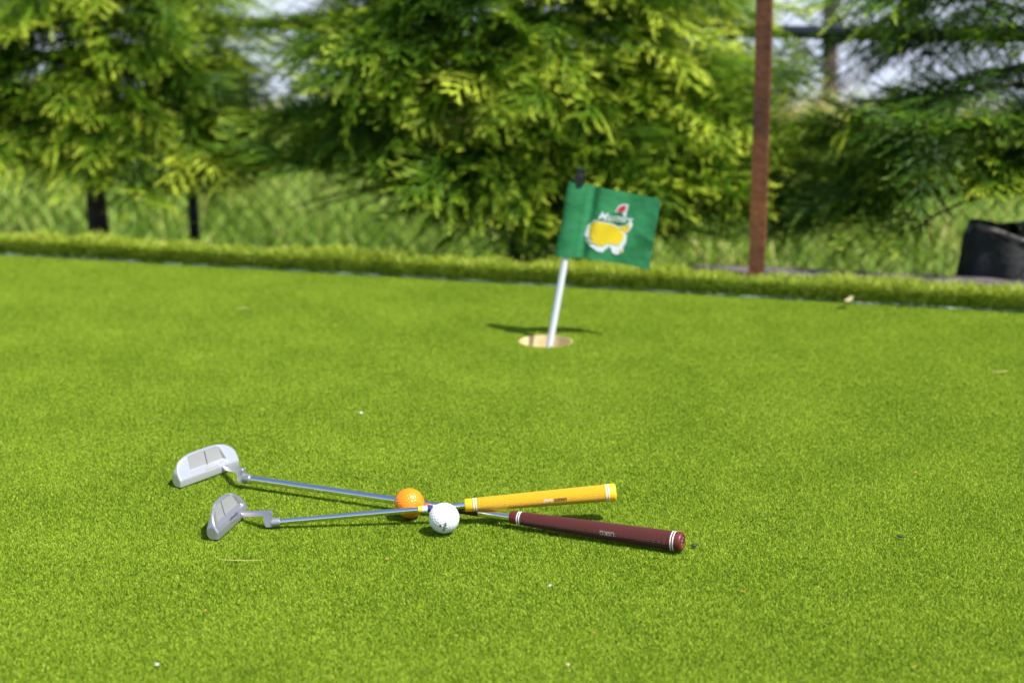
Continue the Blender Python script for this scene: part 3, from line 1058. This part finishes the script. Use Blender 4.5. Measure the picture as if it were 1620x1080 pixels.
    topz = v[1] - hz
    a_x0, a_x1 = jn_.x, -.0115
    w2 = .0042
    # side profile (x, z) of the neck, extruded in y; the arm runs from the top line up to the drop block
    jz = .0068 - hz
    pr = [(a_x0, jz + .0040), (a_x1 - .0015, topz + .0036), (a_x1 + .0005, topz + .0018), (a_x1 + .0005, -.0022), (a_x1 + .0005, -.0055), (a_x1 - .002, -.0068),
          (a_x1 - .0085, -.0068), (a_x1 - .0105, -.004), (a_x1 - .0110, topz - .0062), (a_x1 - .0135, topz - .0048), (a_x0, jz - .0040)]
    yo = jn_.y
    ysh = lambda x_: yo * min(1, max(0, (a_x1 - .01 - x_) / (a_x1 - .01 - a_x0)))
    npf = len(pr); vs = []
    for y_, k_ in ((-w2, 0), (-w2 + .0012, 1), (w2 - .0012, 1), (w2, 0)):
        for q_, (x_, z_) in enumerate(pr):
            vs.append((x_, y_ + ysh(x_), z_ if k_ else z_ + (-.0007 if q_ < 3 else .0007)))
    fs_ = [tuple(reversed(range(npf))), tuple(range(3 * npf, 4 * npf))]
    for l in range(3):
        for k in range(npf): fs_.append((l * npf + k, l * npf + (k + 1) % npf, (l + 1) * npf + (k + 1) % npf, (l + 1) * npf + k))
    nk.add(vs, fs_)
    nk.build('neck', M['head2'], root, 35)
    # ---- head. t along toe (-) .. heel (+), u out of the top face, b up
    def H(t_, u_, b_): return org - T * t_ + U * u_ + Vector((0, 0, b_))
    nt_, rows = 220, None
    ts = [hl * math.sin(math.pi / 2 * (2 * i / nt_ - 1)) for i in range(nt_ + 1)]
    ts[0] = -hl; ts[-1] = hl
    bout = lambda t_: .016 + (bm_ - .016) * max(.0, 1 - (abs(t_) / hl) ** hp['pw']) ** hp['pe']
    bs = [0, .0015, .0095, .0108, .0165, .0175] + [None] * 12
    b_c = .0108
    vv, ff, nrow = [], [], 0
    rdep = lambda b_: .0062 - .0050 * min(1, max(0, (b_ - .018) / .021))
    wf, wb2 = hp['rec']
    for t_ in ts:
        bo = max(bout(t_), .004)
        col = []
        raw = [0, .0012, .0095, .0106, .0142, .0152, .0172]
        lst = [x_ * min(1, bo / .0225) for x_ in raw]
        rest = [lst[-1] + (bo - lst[-1]) * q for q in [k_ / 34 for k_ in range(1, 32)] + [.935, .96, .98, .993, 1]]
        lst += rest
        for b_ in lst:
            e_ = max(0, bo - b_)
            endf = max(0, hl - abs(t_))
            # plateau heights
            if b_ <= .0100: u_ = .0205
            elif b_ <= .0148: u_ = .0205 - (b_ - .0100) / .0048 * .0028
            else: u_ = .0177 - (b_ - .0148) * .50
            hw = wf + (wb2 - wf) * min(1, max(0, (b_ - .016) / (bm_ - .016)))
            if b_ > .0144:
                k1 = min(1, max(0, (hw - abs(t_)) / .003)); k2 = min(1, (b_ - .0144) / .002)
                k_ = k1 * k2; k_ = k_ * k_ * (3 - 2 * k_)
                u_ -= rdep(b_) * k_
            # rounded rim
            if b_ > .006 and e_ < .0030: u_ -= .0030 * (1 - math.sqrt(max(0, 1 - (1 - e_ / .0030) ** 2)))
            if endf < .0035: u_ -= .0035 * (1 - math.sqrt(max(0, 1 - (1 - endf / .0035) ** 2)))
            col.append((u_, b_))
        nrow = len(col)
        bo_ = lst[-1]
        # wall down to the sole and back
        full = [(0.0095, 0.0)] + [(col[0][0], 0.0)] + col[1:] + [(col[-1][0] * .6 + .002, bo_ - .0003), (0.0055, bo_ - .002), (0.0035, bo_ - .006 if bo_ > .012 else bo_ * .6), (0.0040, bo_ * .35), (0.0075, bo_ * .05)]
        for (u_, b_) in full: vv.append(H(t_, u_, b_))
        nfull = len(full)
    for i in range(nt_):
        for j in range(nfull):
            a, b_ = i * nfull + j, i * nfull + (j + 1) % nfull
            ff.append((a, b_, b_ + nfull, a + nfull))
    ff.append(tuple(reversed(range(nfull)))); ff.append(tuple(range(nt_ * nfull, nt_ * nfull + nfull)))
    head = mobj('head', vv, ff, M[hp['metal']], root, 28)
    # recess floor gets the darker, rougher alloy
    head.data.materials.append(M['recess'])
    for i in range(nt_):
        for j in range(8, 2 + nrow - 4):
            t_ = (ts[i] + ts[i + 1]) / 2
            co = head.data.vertices[i * nfull + j].co
            b_ = co.z - org.z
            hw = wf + (wb2 - wf) * min(1, max(0, (b_ - .016) / (bm_ - .016)))
            if abs(t_) < hw - .0005 and b_ > .0155: head.data.polygons[i * nfull + j].material_index = 1
    # sight line
    tl = hp['sight']
    pts = []
    for q in range(9):
        b_ = .0170 + (bm_ - .0015 - .0170) * q / 8
        u_ = .0177 - (b_ - .0148) * .50 - rdep(b_) + .0005
        if bm_ - b_ < .003: u_ -= .0030 * (1 - math.sqrt(max(0, 1 - (1 - (bout(tl) - b_) / .0030) ** 2)))
        pts += [H(tl - .0006, u_, b_), H(tl + .0006, u_, b_)]
    mobj('sight_line', pts, [(2 * q, 2 * q + 1, 2 * q + 3, 2 * q + 2) for q in range(8)], M['dark_ink'], head)
    # script along the bevel
    tv, tf = text_np(hp['script'], .0095, shear=.3, bold=.0001)
    out = []
    for p in tv:
        b_ = .0123 - p[1] * .6 ; u_ = .0205 - (b_ - .0100) / .0048 * .0028 + .0003
        out.append(H(hp['script_t'] - p[0], u_, b_))
    mobj('lettering', out, tf, M['dark_ink'] if hp['ink'] else M['recess'], head)
    return root


# maroon-gripped putter (rests on the turf)
q0, q1, qg = at(397, 757.5, .0135), at(1080, 857, .0135), at(803.5, 819.5, .0145)
putter('putter', 'longer putter with a maroon grip and white winged silver head, lying underneath', q0, q1, qg, (.0092, .0130), (.0055, .0056), ('grip_m', 'rub_m'),
       dict(txt=[('USKG', .587, .0085, 'g_grey')], phi=6, butt='9G0S', bands=[(.785, .835, 'band_m'), (.836, .864, 'band_m'), (.865, .885, 'band_m')], btxt=[('KIDS', .850)],
            neck=(-.040, .0255), heel=at(380, 726.7, .0107), toe=at(285.8, 760.8, .0107), metal='head', depth=.0405, neck_t=.034, pw=3.8, pe=.48, rec=(.040, .034), sight=.003, script='Gymnur', script_t=.004, ink=False))
# yellow-gripped putter, crossing on top
def zline(px): return .0075 + (.0415 - .0075) * (px - 444) / (976 - 444)
r0, r1, rg = at(444, 825, zline(444)), at(974, 778, zline(974)), at(735, 797.5, zline(735))
putter('putter', 'shorter putter with a yellow grip and grey silver head, crossing on top', r0, r1, rg, (.0092, .0122), (.0042, .0046), ('grip_y', 'rub_y'),
       dict(txt=[('USKIDS', .63, .0054, 'dark_ink'), ('GOLF', .545, .0054, 'g_white')], phi=2, butt=None,
            bands=[(.748, .769, 'band_y'), (.769, .797, 'band_w'), (.797, .828, 'band_b'), (.828, .85, 'band_w')],
            neck=(-.053, .0205), heel=at(392.5, 800.4, .0107), toe=at(345.4, 842.5, .0107), metal='head2', depth=.0405, neck_t=.024, pw=2.6, pe=.6, rec=(.050, .030), sight=-.006, script='Gymnur', script_t=.006, ink=True))

# ------------------------------------------------------------ litter on the turf
M['straw'] = pmat('straw', (0.50, 0.44, 0.16), 0.7)
M['petal'] = pmat('dry_petal', (0.42, 0.22, 0.05), 0.7)
M['stone'] = pmat('pale_stone', (0.55, 0.52, 0.46), 0.6)
M['leafdry'] = pmat('dry_leaf', (0.42, 0.36, 0.20), 0.75)
M['bug'] = pmat('dark_crumb', (0.015, 0.03, 0.02), 0.6)


def crumb(px, py, size, mat, name, label, cat, sq_=(1, 1, .6), sd=1):
    r = random.Random(sd)
    v, f = [], []
    n, m_ = 10, 6
    for j in range(m_ + 1):
        ph = math.pi * j / m_
        for k in range(n):
            w = 2 * math.pi * k / n; q = 1 + r.uniform(-.18, .18)
            v.append((size * sq_[0] * math.sin(ph) * math.cos(w) * q, size * sq_[1] * math.sin(ph) * math.sin(w) * q, size * sq_[2] * (math.cos(ph) + .4)))
    for j in range(m_):
        for k in range(n): f.append((j * n + k, (j + 1) * n + k, (j + 1) * n + (k + 1) % n, j * n + (k + 1) % n))
    o = mobj(name, v, f, M[mat], None, 60); o.location = at(px, py, .0015); o.rotation_euler = (0, 0, r.uniform(0, 3))
    tag(o, label, cat)


def leafbit(px, py, ln, wd, ang, mat, name, label, cat, curl=.3, z=.002):
    v, f = [], []
    n = 8
    for lay in (0, 1):
        for i in range(n + 1):
            t = i / n; w = wd * math.sin(math.pi * (.08 + .84 * t)) ** .7
            for s_ in (-1, 0, 1):
                v.append((ln * (t - .5), s_ * w / 2, curl * ln * (t - .5) ** 2 + abs(s_) * w * .2 - lay * .0004))
    f = []
    N_ = 3 * (n + 1)
    for i in range(n):
        for s_ in (0, 1):
            a = i * 3 + s_
            f.append((a, a + 3, a + 4, a + 1)); f.append((a + N_, a + 1 + N_, a + 4 + N_, a + 3 + N_))
        f.append((i * 3, i * 3 + N_, i * 3 + 3 + N_, i * 3 + 3)); f.append((i * 3 + 2, i * 3 + 5, i * 3 + 5 + N_, i * 3 + 2 + N_))
    o = mobj(name, v, f, M[mat], None, 60); o.location = at(px, py, z); o.rotation_euler = (0, 0, R(ang))
    tag(o, label, cat)


crumb(248, 1051, .0026, 'stone', 'pebble', 'tiny white pebble on the turf at the bottom left', 'pebble', sd=2)
crumb(870, 926, .0024, 'stone', 'pebble', 'tiny white chip on the turf below the maroon grip', 'pebble', (1.3, .8, .5), 3)
crumb(571, 653.5, .0034, 'stone', 'pebble', 'tiny pale pebble on the turf above the orange ball', 'pebble', sd=4)
crumb(898, 1051, .0024, 'straw', 'seed', 'small yellow seed on the turf at the bottom centre', 'seed', sd=5)
crumb(745, 687, .0022, 'bug', 'crumb', 'single dark crumb on the turf beyond the golf balls', 'crumb', sd=6)
crumb(1098, 863, .0042, 'bug', 'crumb', 'dark crumb beside the butt of the maroon grip', 'crumb', (1.2, .8, .5), 7)
crumb(1425, 849, .0036, 'bug', 'crumb', 'dark flat crumb on the turf far to the right of the putters', 'crumb', (1.6, .7, .4), 8)
leafbit(382, 886, .060, .0012, -2, 'straw', 'straw', 'long thin straw on the turf below the shorter putter head', 'straw', .1)
leafbit(385, 488, .030, .004, 8, 'straw', 'straw', 'short pale straw lying on the green near the border', 'straw', .1)
leafbit(1582, 588, .030, .003, 10, 'straw', 'straw', 'pale straw near the right edge of the green', 'straw', .1)
leafbit(1340, 478, .045, .016, 50, 'leafdry', 'dry_leaf', 'pale dry leaf at the foot of the turf border at the right', 'dry leaf', .8, .012)
for (x_, y_, sd, lab) in ((612, 884, 1, 'orange petal flake just below the white golf ball'), (325, 965, 2, 'orange petal flake at the lower left of the green'),
                          (1175, 935, 3, 'orange petal flake below and right of the maroon grip'), (1448, 747, 4, 'orange petal flake at the middle right of the green'),
                          (1121, 668, 5, 'orange petal flake beyond the yellow grip'), (1448, 1054, 6, 'orange petal flake at the bottom right of the green'),
                          (940, 1000, 7, 'orange petal flake at the bottom centre of the green')):
    leafbit(x_, y_, .0055, .0032, sd * 47, 'petal', 'petal_flake', lab, 'petal', .4)
